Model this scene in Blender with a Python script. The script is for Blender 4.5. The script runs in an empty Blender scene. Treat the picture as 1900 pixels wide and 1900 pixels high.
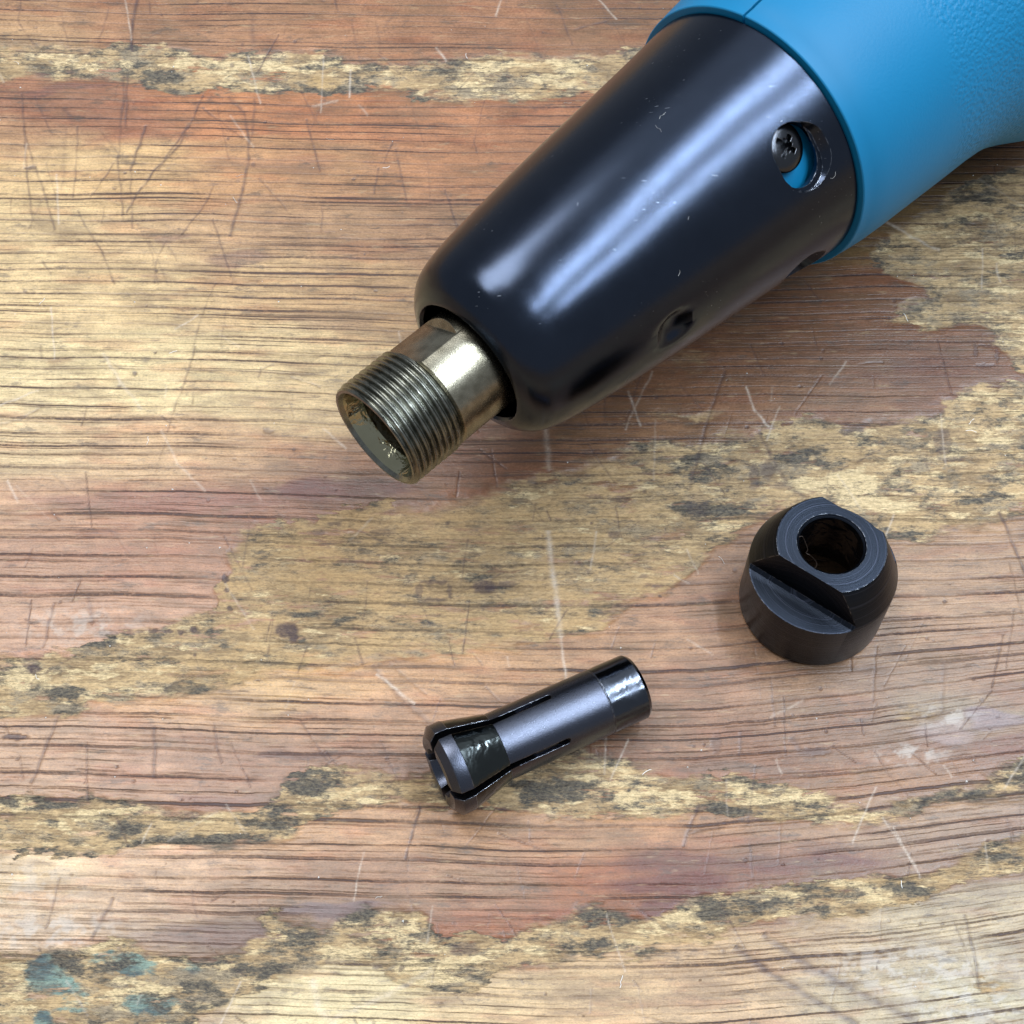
import bpy, bmesh, math, random
import numpy as np
from mathutils import Vector, Matrix, noise as mnoise

random.seed(7); rng = np.random.default_rng(11)
SC = bpy.context.scene
COL = SC.collection
MM = 0.001
R = math.radians

# ------------------------------------------------------------------ camera
CAM_H, TH, ROLL, FPX = 171.742, 0.5406, -0.006, 2684.14      # mm, rad, rad, focal length in pixels of a 1900 px frame
_c, _s = math.cos(TH), math.sin(TH)
_r, _u, FW = Vector((1, 0, 0)), Vector((0, _c, _s)), Vector((0, _s, -_c))
RIGHT = math.cos(ROLL)*_r + math.sin(ROLL)*_u
UP = math.cos(ROLL)*_u - math.sin(ROLL)*_r
cd = bpy.data.cameras.new('camera'); cam = bpy.data.objects.new('camera', cd); COL.objects.link(cam)
cd.sensor_width = 36; cd.lens = 36*FPX/1900; cd.clip_start = 0.005; cd.clip_end = 50
m = Matrix.Identity(4)
for i, v in enumerate((RIGHT, UP, -FW)):
    for k in range(3): m[k][i] = v[k]
m.translation = Vector((0, 0, CAM_H*MM)); cam.matrix_world = m
SC.camera = cam
cd.dof.use_dof = False

# ------------------------------------------------------------------ room light
w = bpy.data.worlds.new('World'); SC.world = w; w.use_nodes = True
bg = w.node_tree.nodes['Background']
bg.inputs[0].default_value = (0.80, 0.88, 1.0, 1); bg.inputs[1].default_value = 0.29

def area(name, loc, size, watts, colour, rotz=0.0, aim=(0, 0.1, 0)):
    ld = bpy.data.lights.new(name, 'AREA'); ld.shape = 'RECTANGLE'; ld.size, ld.size_y = size
    ld.energy = watts; ld.color = colour
    o = bpy.data.objects.new(name, ld); COL.objects.link(o); o.location = loc
    o.rotation_euler = (0, 0, rotz)
    return o
# two ceiling tubes right of the bench, one wide ceiling fixture on the left
area('ceiling_tube', (0.60, 0.20, 1.62), (0.035, 1.4), 18, (0.76, 0.87, 1.0), R(4))
area('ceiling_tube', (1.14, 0.08, 1.66), (0.04, 1.7), 24, (0.76, 0.87, 1.0), R(4))
area('ceiling_panel', (-0.62, 0.62, 1.75), (0.9, 0.8), 20, (0.93, 0.96, 1.0), R(10))
area('ceiling_panel', (0.35, 1.55, 2.1), (2.2, 1.4), 5, (0.84, 0.91, 1.0), R(0))

SC.view_settings.view_transform = 'Standard'; SC.view_settings.look = 'None'
SC.view_settings.exposure = 0.32; SC.view_settings.gamma = 1.0
SC.cycles.max_bounces = 8; SC.cycles.use_adaptive_sampling = True

# ------------------------------------------------------------------ helpers
def frame(A, D, twist=0.0):
    """matrix whose x axis runs along D; z is 'up', y is the left side seen from behind"""
    D = Vector(D).normalized(); e1 = Vector((0, 0, 1)).cross(D).normalized(); e2 = D.cross(e1)
    M = Matrix.Identity(4)
    for i, v in enumerate((D, e1, e2)):
        for k in range(3): M[k][i] = v[k]
    M.translation = Vector(A)
    return M

def new_obj(name, me, mat=None, parent=None, **props):
    o = bpy.data.objects.new(name, me); COL.objects.link(o)
    if mat is not None:
        for mm_ in (mat if isinstance(mat, (list, tuple)) else [mat]):
            me.materials.append(mm_)
    if parent is not None: o.parent = parent
    for k, v in props.items(): o[k] = v
    return o

def empty(name, loc, **props):
    o = bpy.data.objects.new(name, None); COL.objects.link(o); o.location = loc; o.empty_display_size = 0.01
    for k, v in props.items(): o[k] = v
    return o

def bm_mesh(bm, name):
    me = bpy.data.meshes.new(name); bmesh.ops.recalc_face_normals(bm, faces=bm.faces); bm.to_mesh(me); bm.free(); return me

def smooth_profile(pts, n=6):
    """Catmull-Rom through (t, r) points"""
    out = []
    P = [pts[0]] + list(pts) + [pts[-1]]
    for i in range(1, len(P)-2):
        p0, p1, p2, p3 = map(np.array, P[i-1:i+3])
        for k in range(n):
            s = k/n
            out.append(tuple(0.5*((2*p1)+(-p0+p2)*s+(2*p0-5*p1+4*p2-p3)*s*s+(-p0+3*p1-3*p2+p3)*s**3)))
    out.append(tuple(pts[-1])); return out

def revolve(loop, seg=128, a0=0.0, a1=360.0):
    """closed (t, r) loop turned about x; angle 0 is up (+z), positive towards +y (r of 0 allowed)"""
    bm = bmesh.new(); full = abs(a1-a0-360) < 1e-6
    n = seg if full else seg+1
    rings = []
    for j in range(n):
        a = R(a0+(a1-a0)*j/seg); ca, sa = math.cos(a), math.sin(a)
        rings.append([bm.verts.new((t, r*sa, r*ca)) for t, r in loop])
    L = len(loop)
    for j in range(seg):
        A_, B_ = rings[j], rings[(j+1) % n]
        for i in range(L):
            k = (i+1) % L
            try: bm.faces.new((A_[i], A_[k], B_[k], B_[i]))
            except ValueError: pass
    if not full:
        bm.faces.new(rings[0]); bm.faces.new(list(reversed(rings[-1])))
    bmesh.ops.remove_doubles(bm, verts=bm.verts, dist=1e-5)
    bmesh.ops.dissolve_degenerate(bm, dist=1e-6, edges=bm.edges)
    return bm

def prism(outline_a, outline_b):
    """closed solid lofted between two outlines of 3D points"""
    bm = bmesh.new()
    a = [bm.verts.new(p) for p in outline_a]; b = [bm.verts.new(p) for p in outline_b]
    n = len(a)
    for i in range(n): bm.faces.new((a[i], a[(i+1) % n], b[(i+1) % n], b[i]))
    bm.faces.new(a); bm.faces.new(list(reversed(b)))
    return bm

def boxbm(x0, x1, y0, y1, z0, z1):
    return prism([(x0, y0, z0), (x1, y0, z0), (x1, y1, z0), (x0, y1, z0)],
                 [(x0, y0, z1), (x1, y0, z1), (x1, y1, z1), (x0, y1, z1)])

def boolean(me, cutters, op='DIFFERENCE'):
    """millimetre meshes; returns a new mesh"""
    o = bpy.data.objects.new('tmp', me); COL.objects.link(o); tmp = [o]
    for c in cutters:
        cm = bm_mesh(c, 'cut'); co = bpy.data.objects.new('cut', cm); COL.objects.link(co); tmp.append(co)
        md = o.modifiers.new('b', 'BOOLEAN'); md.operation = op; md.solver = 'EXACT'; md.object = co
    dg = bpy.context.evaluated_depsgraph_get(); dg.update()
    res = bpy.data.meshes.new_from_object(o.evaluated_get(dg))
    for t in tmp: bpy.data.objects.remove(t)
    return res

def finish(me, M, angle=32):
    """mm mesh in a local frame -> metre mesh relative to the thing's base"""
    me.transform(Matrix.Scale(MM, 4) @ M)
    bm = bmesh.new(); bm.from_mesh(me)
    for f in bm.faces: f.smooth = True
    for e in bm.edges:
        e.smooth = not (len(e.link_faces) == 2 and e.calc_face_angle(0) > R(angle))
    bm.to_mesh(me); bm.free(); me.update()
    return me

def split_faces(me, test, name):
    """move the faces for which test(centre) holds into a mesh of their own"""
    bm = bmesh.new(); bm.from_mesh(me)
    b2 = bmesh.new(); b2.from_mesh(me)
    bmesh.ops.delete(bm, geom=[f for f in bm.faces if test(f.calc_center_median(), f)], context='FACES')
    bmesh.ops.delete(b2, geom=[f for f in b2.faces if not test(f.calc_center_median(), f)], context='FACES')
    m2 = bpy.data.meshes.new(name); b2.to_mesh(m2); b2.free(); bm.to_mesh(me); bm.free()
    return m2

def lin(c):
    c = np.asarray(c, float)/255.0
    return np.where(c <= 0.04045, c/12.92, ((c+0.055)/1.055)**2.4)

# ------------------------------------------------------------------ node helpers
class NT:
    def __init__(s, name):
        s.m = bpy.data.materials.new(name); s.m.use_nodes = True; s.t = s.m.node_tree
        s.b = s.t.nodes['Principled BSDF']
        s._co = None
    def n(s, typ, **kw):
        nd = s.t.nodes.new(typ)
        for k, v in kw.items(): setattr(nd, k, v)
        return nd
    def put(s, sock, v):
        if v is None: return
        if isinstance(v, bpy.types.NodeSocket): s.t.links.new(v, sock)
        else: sock.default_value = v
    def math(s, op, a, b=None, c=None, clamp=False):
        nd = s.n('ShaderNodeMath', operation=op, use_clamp=clamp)
        for i, v in enumerate((a, b, c)): s.put(nd.inputs[i], v)
        return nd.outputs[0]
    def co(s, scale=(1000, 1000, 1000)):
        if s._co is None: s._co = s.n('ShaderNodeTexCoord').outputs['Object']
        mp = s.n('ShaderNodeMapping'); s.put(mp.inputs[0], s._co); mp.inputs['Scale'].default_value = scale
        return mp.outputs[0]
    def noise(s, vec, scale=1.0, detail=2, rough=0.5, dist=0.0, dim='3D', w_=None, col=False):
        nd = s.n('ShaderNodeTexNoise', noise_dimensions=dim)
        if vec is not None and 'Vector' in nd.inputs and dim != '1D': s.put(nd.inputs['Vector'], vec)
        if w_ is not None: s.put(nd.inputs['W'], w_)
        nd.inputs['Scale'].default_value = scale; nd.inputs['Detail'].default_value = detail
        nd.inputs['Roughness'].default_value = rough; nd.inputs['Distortion'].default_value = dist
        return nd.outputs[1] if col else nd.outputs[0]
    def ss(s, v, lo, hi):
        nd = s.n('ShaderNodeMapRange', interpolation_type='SMOOTHSTEP')
        s.put(nd.inputs['Value'], v); s.put(nd.inputs['From Min'], lo); s.put(nd.inputs['From Max'], hi)
        return nd.outputs[0]
    def mr(s, v, lo, hi, a, b):
        nd = s.n('ShaderNodeMapRange')
        for k, x in zip(('Value', 'From Min', 'From Max', 'To Min', 'To Max'), (v, lo, hi, a, b)): s.put(nd.inputs[k], x)
        return nd.outputs[0]
    def mix(s, f, a, b, mode='MIX'):
        nd = s.n('ShaderNodeMix', data_type='RGBA', blend_type=mode)
        s.put(nd.inputs[0], f)
        for i, v in ((6, a), (7, b)):
            s.put(nd.inputs[i], (*v, 1) if isinstance(v, (tuple, list)) and len(v) == 3 else v)
        return nd.outputs[2]
    def attr(s, name, kind='Fac'):
        nd = s.n('ShaderNodeAttribute', attribute_name=name); return nd.outputs[kind]
    def bump(s, h, dist, strength=1.0, normal=None):
        nd = s.n('ShaderNodeBump'); s.put(nd.inputs['Height'], h); nd.inputs['Distance'].default_value = dist
        s.put(nd.inputs['Strength'], strength)
        if normal is not None: s.put(nd.inputs['Normal'], normal)
        return nd.outputs[0]
    def bevel(s, radius, samples=4):
        nd = s.n('ShaderNodeBevel', samples=samples); nd.inputs['Radius'].default_value = radius; return nd.outputs[0]
    def set(s, **kw):
        for k, v in kw.items():
            k = {'col': 'Base Color', 'rough': 'Roughness', 'metal': 'Metallic', 'normal': 'Normal', 'spec': 'Specular IOR Level',
                 'coat': 'Coat Weight', 'coatr': 'Coat Roughness', 'ior': 'IOR', 'aniso': 'Anisotropic', 'tint': 'Specular Tint'}[k]
            s.put(s.b.inputs[k], (*v, 1) if isinstance(v, (tuple, list)) and len(v) == 3 else v)

# ------------------------------------------------------------------ materials of the tools
def mat_black_steel(name, rough=0.33, base=(0.10, 0.115, 0.17), grain=0.25, edge=True, bevel_r=0.00012, wet=False, lathe=False, worn=False):
    t = NT(name); c = t.co()
    n1 = t.noise(c, 0.35, 3); n2 = t.noise(c, 7.0, 2, 0.6)
    col = t.mix(t.ss(n1, 0.3, 0.75), base, tuple(b*0.93 for b in base))
    nb = t.bevel(bevel_r)
    if edge:      # bare metal worn through the finish along the edges
        geo = t.n('ShaderNodeNewGeometry')
        dt = t.n('ShaderNodeVectorMath', operation='DOT_PRODUCT'); t.put(dt.inputs[0], nb); t.put(dt.inputs[1], geo.outputs['Normal'])
        e = t.math('MULTIPLY', t.ss(t.math('SUBTRACT', 1.0, dt.outputs['Value']), 0.01, 0.12), t.ss(t.noise(c, 1.6, 3, 0.6), 0.42, 0.6))
        col = t.mix(e, col, (0.34, 0.36, 0.40))
    r = t.math('ADD', rough-0.04, t.math('MULTIPLY', n2, 0.09))
    h = t.math('ADD', t.math('MULTIPLY', n2, 0.5), t.math('MULTIPLY', t.noise(c, 14, 1), 0.6))
    dist = 0.000010*grain
    if worn:      # handling smudges and hair-fine scuffs
        r = t.math('ADD', r, t.math('MULTIPLY', t.ss(t.noise(c, 0.11, 4, 0.62, 0.8), 0.35, 0.75), 0.035))
        sc_ = None
        for (rot, sc3, of) in (((0.3, 0.2, -0.5), (0.13, 3.2, 3.2), 3.0), ((1.1, 0.5, -0.5), (0.09, 3.6, 3.6), 11.0), ((0.2, 1.2, 2.0), (0.12, 4.0, 4.0), 23.0)):
            q = t.n('ShaderNodeMapping'); t.put(q.inputs[0], c); q.inputs['Rotation'].default_value = rot; q.inputs['Scale'].default_value = sc3; q.inputs['Location'].default_value = (of, of, of)
            m_ = t.math('MULTIPLY', t.ss(t.noise(q.outputs[0], 1, 1, 0.5), 0.765, 0.79), t.ss(t.noise(c, 0.12, 2), 0.54, 0.62))
            sc_ = m_ if sc_ is None else t.math('MAXIMUM', sc_, m_)
        col = t.mix(t.math('MULTIPLY', sc_, 0.6), col, (0.26, 0.28, 0.31)); r = t.math('ADD', r, t.math('MULTIPLY', sc_, 0.2))
    if lathe:
        sx = t.n('ShaderNodeSeparateXYZ'); t.put(sx.inputs[0], c)
        rr_ = t.math('SQRT', t.math('ADD', t.math('MULTIPLY', sx.outputs[0], sx.outputs[0]), t.math('MULTIPLY', sx.outputs[1], sx.outputs[1])))
        ln = t.noise(None, 5.0, 3, 0.7, dim='1D', w_=t.math('ADD', rr_, t.math('MULTIPLY', sx.outputs[2], 0.9)))
        h = t.math('ADD', h, t.math('MULTIPLY', ln, 2.2)); dist = 0.000014
        r = t.math('ADD', r, t.mr(ln, 0.3, 0.7, -0.07, 0.07))
        col = t.mix(t.math('MULTIPLY', t.ss(ln, 0.55, 0.72), 0.5), col, (0.075, 0.085, 0.12))
    if wet:
        h = t.noise(c, 0.55, 2, 0.5, 0.4); dist = 0.00007*grain
        dry = t.ss(t.noise(c, 0.30, 3, 0.6), 0.45, 0.70)
        r = t.math('ADD', r, t.math('MULTIPLY', dry, 0.12))
    t.set(col=col, rough=r, metal=1.0, normal=t.bump(h, dist, 1.0, nb))
    return t.m

M_COVER = mat_black_steel('satin_black_cover', 0.18, (0.038, 0.048, 0.070), 0.6, True, 0.00015, worn=True)
M_NUT = mat_black_steel('black_oxide_steel', 0.34, (0.022, 0.027, 0.037), 1.0, lathe=True)
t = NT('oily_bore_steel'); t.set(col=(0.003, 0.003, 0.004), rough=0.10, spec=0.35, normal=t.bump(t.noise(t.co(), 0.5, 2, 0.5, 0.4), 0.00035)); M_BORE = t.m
M_COLLET = mat_black_steel('collet_steel', 0.28, (0.085, 0.093, 0.120), 1.2)
M_OILY = mat_black_steel('oily_collet_steel', 0.12, (0.056, 0.063, 0.062), 1.5, True, wet=True)
M_TAIL = mat_black_steel('damp_collet_steel', 0.15, (0.074, 0.083, 0.102), 0.7, True, wet=True)
M_SCREW = mat_black_steel('black_screw_steel', 0.20, (0.07, 0.075, 0.085), 1.0)

def mat_spindle():
    t = NT('bronzed_spindle_steel'); c = t.co()
    n1 = t.noise(c, 0.5, 4, 0.6); n2 = t.noise(c, 5.0, 2, 0.6)
    col = t.mix(t.ss(n1, 0.35, 0.7), (0.33, 0.30, 0.225), (0.20, 0.18, 0.13))
    t.set(col=col, rough=t.math('ADD', 0.20, t.math('MULTIPLY', n2, 0.12)), metal=1.0,
          normal=t.bump(n2, 0.000012, 1.0, t.bevel(0.0001)))
    return t.m
M_SPINDLE = mat_spindle()

def mat_thread():
    t = NT('oily_thread_steel'); c = t.co()
    n1 = t.noise(c, 0.6, 3); n2 = t.noise(c, 3.0, 3, 0.6)
    col = t.mix(t.ss(n1, 0.3, 0.75), (0.24, 0.24, 0.205), (0.12, 0.12, 0.10))
    t.set(col=col, rough=t.math('ADD', 0.20, t.math('MULTIPLY', n2, 0.16)), metal=1.0, normal=t.bump(n2, 0.000012))
    return t.m
M_THREAD = mat_thread()

def mat_blue():
    t = NT('blue_housing_plastic'); c = t.co()
    x = t.n('ShaderNodeSeparateXYZ')
    t.put(x.inputs[0], t.co((1, 1, 1)))
    along = t.attr('along')                      # distance along the tool in mm
    tex = t.ss(t.math('ADD', along, t.math('MULTIPLY', t.noise(c, 0.12, 2), 6.0)), 87.0, 90.5)
    soft = t.ss(along, 69.5, 74.0)
    v = t.n('ShaderNodeTexVoronoi', feature='SMOOTH_F1'); t.put(v.inputs['Vector'], c); v.inputs['Scale'].default_value = 1.8
    v.inputs['Smoothness'].default_value = 0.6
    st = t.math('ADD', t.math('MULTIPLY', v.outputs[0], -0.8), t.noise(c, 1.7, 3, 0.55))
    h = t.math('ADD', t.math('MULTIPLY', st, tex), t.math('MULTIPLY', t.noise(c, 2.2, 2), t.math('MULTIPLY', soft, 0.18)))
    nb = t.bevel(0.0002)
    col = t.mix(t.noise(c, 0.15, 3), (0.0015, 0.165, 0.34), (0.002, 0.185, 0.375))
    t.set(col=col, rough=0.50, spec=0.33, normal=t.bump(h, 0.00013, 1.0, nb))
    return t.m
M_BLUE = mat_blue()
t = NT('dark_inside_plastic'); t.set(col=(0.004, 0.02, 0.045), rough=0.6); M_INNER = t.m
t = NT('white_dust'); t.set(col=(0.85, 0.83, 0.78), rough=0.8); M_DUST = t.m
t = NT('brown_hair'); t.set(col=(0.08, 0.055, 0.04), rough=0.5); M_HAIR = t.m

# ================================================================== WORKBENCH TOP
def pnoise(x, y, seed=0):
    """Perlin noise on arrays, about -1..1"""
    x = np.asarray(x, np.float32); y = np.asarray(y, np.float32)
    xi = np.floor(x).astype(np.int64); yi = np.floor(y).astype(np.int64)
    xf = x-xi; yf = y-yi
    u = xf*xf*xf*(xf*(xf*6-15)+10); v = yf*yf*yf*(yf*(yf*6-15)+10)
    def g(ix, iy, dx, dy):
        h = (ix*374761393 + iy*668265263 + seed*1442695041) & 0xffffffff
        h = ((h ^ (h >> 13))*1274126177) & 0xffffffff
        a = ((h ^ (h >> 16)) & 1023).astype(np.float32)*(2*np.pi/1024)
        return np.cos(a)*dx+np.sin(a)*dy
    a = g(xi, yi, xf, yf); b = g(xi+1, yi, xf-1, yf); c = g(xi, yi+1, xf, yf-1); d = g(xi+1, yi+1, xf-1, yf-1)
    return (a+(b-a)*u+(c-a)*v+(a-b-c+d)*u*v)*1.5
def fbm(x, y, o=3, seed=0, gain=0.5):
    r = 0; a = 1.0
    for k in range(o): r = r+a*pnoise(x*2**k, y*2**k, seed+17*k); a *= gain
    return r
def sstep(v, a, b):
    q = np.clip((v-a)/(b-a), 0, 1); return q*q*(3-2*q)

xs = np.concatenate([np.linspace(-460, -102, 26)[:-1], np.linspace(-102, 102, 1330), np.linspace(102, 460, 26)[1:]])
ya = [27.0]
while ya[-1] < 217: ya.append(ya[-1]+0.165+0.11*(ya[-1]-27)/190)
ys = np.concatenate([np.linspace(-260, 27, 22)[:-1], np.array(ya), np.linspace(ya[-1], 620, 26)[1:]])
X, Y = np.meshgrid(xs.astype(np.float32), ys.astype(np.float32))
# U, V: the board's own map, the scale on which the marks below were measured
fw_ = np.array(FW); up_ = np.array(UP); rt_ = np.array(RIGHT)
zc = Y*fw_[1]+X*fw_[0]-CAM_H*fw_[2]
zc = np.maximum(zc, 60)
U = 950+FPX*(X*rt_[0]+Y*rt_[1]-CAM_H*rt_[2])/zc
V = 950-FPX*(X*up_[0]+Y*up_[1]-CAM_H*up_[2])/zc
U = np.clip(U, -2500, 4500); V = np.clip(V, -1800, 4500)

# ---- chipped bands: (u, top, bottom)
BANDS = [
 [(-400,78,175),(0,76,158),(120,80,150),(250,86,150),(300,90,178),(500,92,172),(640,92,178),(700,96,176),(860,98,196),(1000,92,190),(1150,90,176),(1300,88,180),(2400,80,180)],
 [(-400,1240,1370),(0,1225,1345),(120,1210,1340),(195,1180,1325),(260,1165,1310),(390,1120,1290),(430,1010,1272),(470,975,1262),(640,940,1240),(800,930,1215),(900,905,1205),(1000,868,1190),(1100,828,1178),(1250,818,1090),(1330,806,1010),(1480,770,960),(1600,780,985),(1700,760,1000),(1820,720,985),(1900,700,950),(2300,690,900)],
 [(-400,1470,1600),(0,1475,1592),(140,1468,1592),(330,1500,1585),(480,1490,1578),(530,1440,1560),(600,1425,1515),(760,1436,1505),(900,1428,1500),(1010,1385,1512),(1090,1380,1515),(1200,1415,1520),(1330,1440,1515),(1440,1452,1522),(1520,1462,1532),(1620,1490,1528),(1700,1480,1512),(1740,1455,1500),(1900,1405,1470),(2300,1380,1440)],
 [(-400,1760,2000),(0,1765,1990),(120,1758,1960),(230,1742,1950),(350,1770,1900),(440,1760,1860),(505,1690,1832),(600,1720,1800),(690,1680,1796),(760,1675,1840),(830,1730,1852),(870,1720,1850),(930,1740,1806),(1010,1700,1790),(1100,1668,1786),(1200,1700,1775),(1290,1655,1752),(1400,1640,1722),(1500,1640,1712),(1600,1618,1700),(1720,1626,1682),(1800,1570,1640),(1900,1540,1620),(2300,1480,1560)],
 [(1560,430,470),(1650,420,520),(1780,330,610),(1900,300,700),(2300,250,760)],
]
we = 11*pnoise(U/70, V/30, 3)+6*pnoise(U/22, V/10, 5)+14*pnoise(U/190, V/90, 6)
Vw = V+we; Uw = U+22*pnoise(U/60, V/40, 9)
C = np.full_like(U, -3.0); busy = np.zeros_like(U)
for b_i, b in enumerate(BANDS):
    b = np.array(b, float)
    tp = np.interp(Uw, b[:, 0], b[:, 1]); bt = np.interp(Uw, b[:, 0], b[:, 2])
    d = np.minimum(Vw-tp, bt-Vw)/18.0
    if b_i == 4: d = np.minimum(d-0.8+1.6*pnoise(U/110, V/45, 41), (Uw-1560)/40)
    busy = np.where(d > C, [1.0, 0.42, 1.0, 1.0, 0.8][b_i], busy)
    C = np.maximum(C, d)
busy += 0.6*sstep(U, 1150, 1350)*sstep(1100-V, 0, 100)*(busy == 0.42)+0.55*sstep(420-U, 0, 200)*(busy == 0.42)
for (cu_, cv_, ru, rv) in [(1270,668,62,17),(1700,482,70,16),(1770,575,120,40),(1600,395,60,10),(1010,905,70,25),(1285,770,70,20),(1850,1830,50,18),(1690,1320,50,12)]:
    C = np.maximum(C, (1-np.sqrt(((Uw-cu_)/ru)**2+((Vw-cv_)/rv)**2))*rv/18.0)
C = np.clip(C, -3, 3)

# ---- varnish colours at points; lower-left sheen and the grinder's shade are painted in
CP = [(0,20,168,120,90),(200,30,152,105,80),(420,30,160,112,85),(650,30,158,108,80),(900,40,146,98,74),(1150,40,136,94,72),
 (40,60,176,138,104),(100,190,150,98,78),(30,260,168,122,90),(250,200,140,88,70),(340,190,186,118,76),(600,190,176,108,70),(800,215,164,106,74),(1000,230,160,102,72),
 (80,310,206,168,122),(250,330,198,156,110),(420,330,180,128,88),(620,330,168,118,82),(850,330,164,108,74),(950,300,158,104,74),
 (60,430,206,172,128),(250,440,192,156,116),(420,420,172,130,98),(600,420,158,118,90),(800,430,150,108,82),
 (60,560,208,174,130),(280,540,200,166,122),(480,530,184,146,106),(680,540,172,132,94),
 (60,700,206,178,140),(300,690,206,178,136),(520,680,200,168,126),(640,760,190,158,120),
 (60,830,196,164,132),(250,840,192,152,120),(450,850,184,142,108),(620,860,160,112,84),
 (60,930,174,130,108),(200,960,158,112,94),(350,990,152,104,86),(560,905,138,92,76),(430,930,146,98,80),
 (60,1060,166,120,106),(250,1060,162,112,96),(60,1160,172,126,112),(250,1130,172,124,108),
 (900,830,132,88,74),(1000,760,140,98,72),(1150,730,132,88,66),(1300,700,128,86,66),(1450,650,120,80,62),(1600,600,120,78,58),(1850,480,132,82,60),(1750,420,120,92,60),
 (1150,800,130,92,70),(1500,740,132,92,72),(1750,700,116,76,62),
 (500,1290,188,146,98),(650,1265,188,140,96),(800,1230,184,134,98),(420,1330,184,136,102),(650,1340,172,124,96),(760,1330,168,120,92),
 (50,1390,172,130,112),(250,1400,164,120,106),(450,1400,146,104,92),(620,1400,140,98,84),
 (950,1230,168,124,90),(1150,1190,160,116,88),(1260,1130,156,112,90),(1300,1280,142,100,82),(1250,1400,144,102,84),(1050,1330,140,98,78),
 (1700,1080,158,120,98),(1850,1060,156,118,96),(1700,1200,150,112,92),(1850,1250,142,106,92),(1500,1280,140,104,88),(1600,1380,132,94,78),(1850,1380,124,84,66),(1780,1330,140,118,112),
 (1350,1420,130,84,60),(1600,1440,142,98,66),
 (650,1540,180,132,96),(850,1550,172,124,92),(1050,1550,160,116,86),(1250,1550,166,118,84),(1450,1540,150,112,88),(1700,1530,150,116,100),
 (60,1640,204,170,144),(250,1640,192,150,132),(450,1640,178,136,118),(700,1620,148,106,88),(900,1640,150,110,92),(1100,1630,156,88,52),
 (1250,1600,128,74,56),(1400,1590,124,76,62),(1300,1660,118,70,50),(1180,1660,140,78,48),(1500,1610,118,76,60),(1750,1560,130,98,86),
 (60,1720,192,158,148),(250,1700,178,142,130),(420,1730,110,82,74),(550,1660,130,96,84),(950,1720,150,84,54),
 (700,1860,206,182,148),(900,1870,200,166,130),(1100,1840,188,154,120),(1250,1800,178,140,106),(1350,1770,172,136,104),
 (1500,1760,168,136,112),(1700,1760,164,142,126),(1850,1720,162,140,122),(1600,1850,170,148,132),(1800,1850,172,156,144),(1350,1880,182,146,118),(1100,1900,196,156,120)]
cp = np.array(CP, np.float32)
cl = lin(cp[:, 2:]).astype(np.float32)
acc = np.zeros(U.shape+(3,), np.float32); wt = np.full(U.shape, 1e-6, np.float32)
Ud = U+35*pnoise(U/130, V/50, 21)+12*pnoise(U/40, V/14, 22); Vd = V+16*pnoise(U/150, V/50, 23)+6*pnoise(U/50, V/14, 24)
for i in range(len(cp)):
    g = np.exp(-((Ud-cp[i, 0])/105)**2-((Vd-cp[i, 1])/38)**2)+1e-4*np.exp(-((Ud-cp[i, 0])/500)**2-((Vd-cp[i, 1])/250)**2)
    wt += g; acc += g[..., None]*cl[i]
base = (acc+1e-6*lin((170, 130, 100)).astype(np.float32))/wt[..., None]
# mottling of the varnish
lum = base@np.array([0.3, 0.55, 0.15], np.float32)
gq = base[..., 1]; bg_ = base[..., 2]/gq; base[..., 2] = gq*np.where(bg_ > 0.52, 0.52+0.45*(bg_-0.52), bg_)
rg_ = base[..., 0]/gq; base[..., 0] = gq*np.where(rg_ > 2.7, 2.7+0.6*(rg_-2.7), rg_)
base = base*0.84+0.16*lum[..., None]*np.array([1.12, 0.98, 0.74], np.float32)
base = base*np.array([0.985, 0.985, 0.86], np.float32)
mo = fbm(U/90, V/16, 4, 31, 0.6); mo2 = fbm(U/60, V/60, 3, 35); mo3 = fbm(U/260, V/22, 3, 36)
base = base*(1+0.18*mo[..., None]+0.10*mo2[..., None]+0.13*mo3[..., None])
redden = sstep(fbm(U/150, V/28, 3, 38), 0.15, 0.7)[..., None]
base = base*(1-redden*np.array([0.06, 0.16, 0.18], np.float32))
# dark wine coloured stains
for (cu_, cv_, ru, rv, k, c3) in [(640,905,150,26,.8,(104,66,60)),(300,935,260,22,.5,(128,84,74)),(1250,1640,110,30,.85,(96,50,40)),(1400,1600,260,16,.8,(98,58,48)),(1230,1690,46,22,.8,(98,56,48)),
      (120,165,110,10,.5,(110,72,66)),(105,120,60,14,.8,(84,62,64)),(440,475,70,18,.55,(122,92,80)),(330,445,40,9,.5,(120,90,80)),(500,300,120,12,.3,(140,90,70)),(620,600,100,14,.35,(140,110,86)),
      (1370,1425,110,14,.7,(112,88,70)),(1150,1390,120,20,.4,(126,84,64)),(430,1480,110,14,.6,(110,84,74)),(420,1500,60,26,.5,(124,84,66)),(400,1735,160,24,.6,(104,80,72)),(620,1690,110,16,.6,(92,78,84)),
      (1830,1330,60,20,.7,(128,110,112)),(1760,1365,70,22,.6,(150,130,124)),(1880,1380,60,22,.7,(112,70,52)),(560,1400,120,8,.6,(80,62,60))]:
    q = np.sqrt(((Ud-cu_)/ru)**2+((Vd-cv_)/rv)**2); kk = (k*sstep(1.15-q, 0, 0.45))[..., None]
    base = base*(1-kk)+kk*lin(c3).astype(np.float32)
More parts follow.
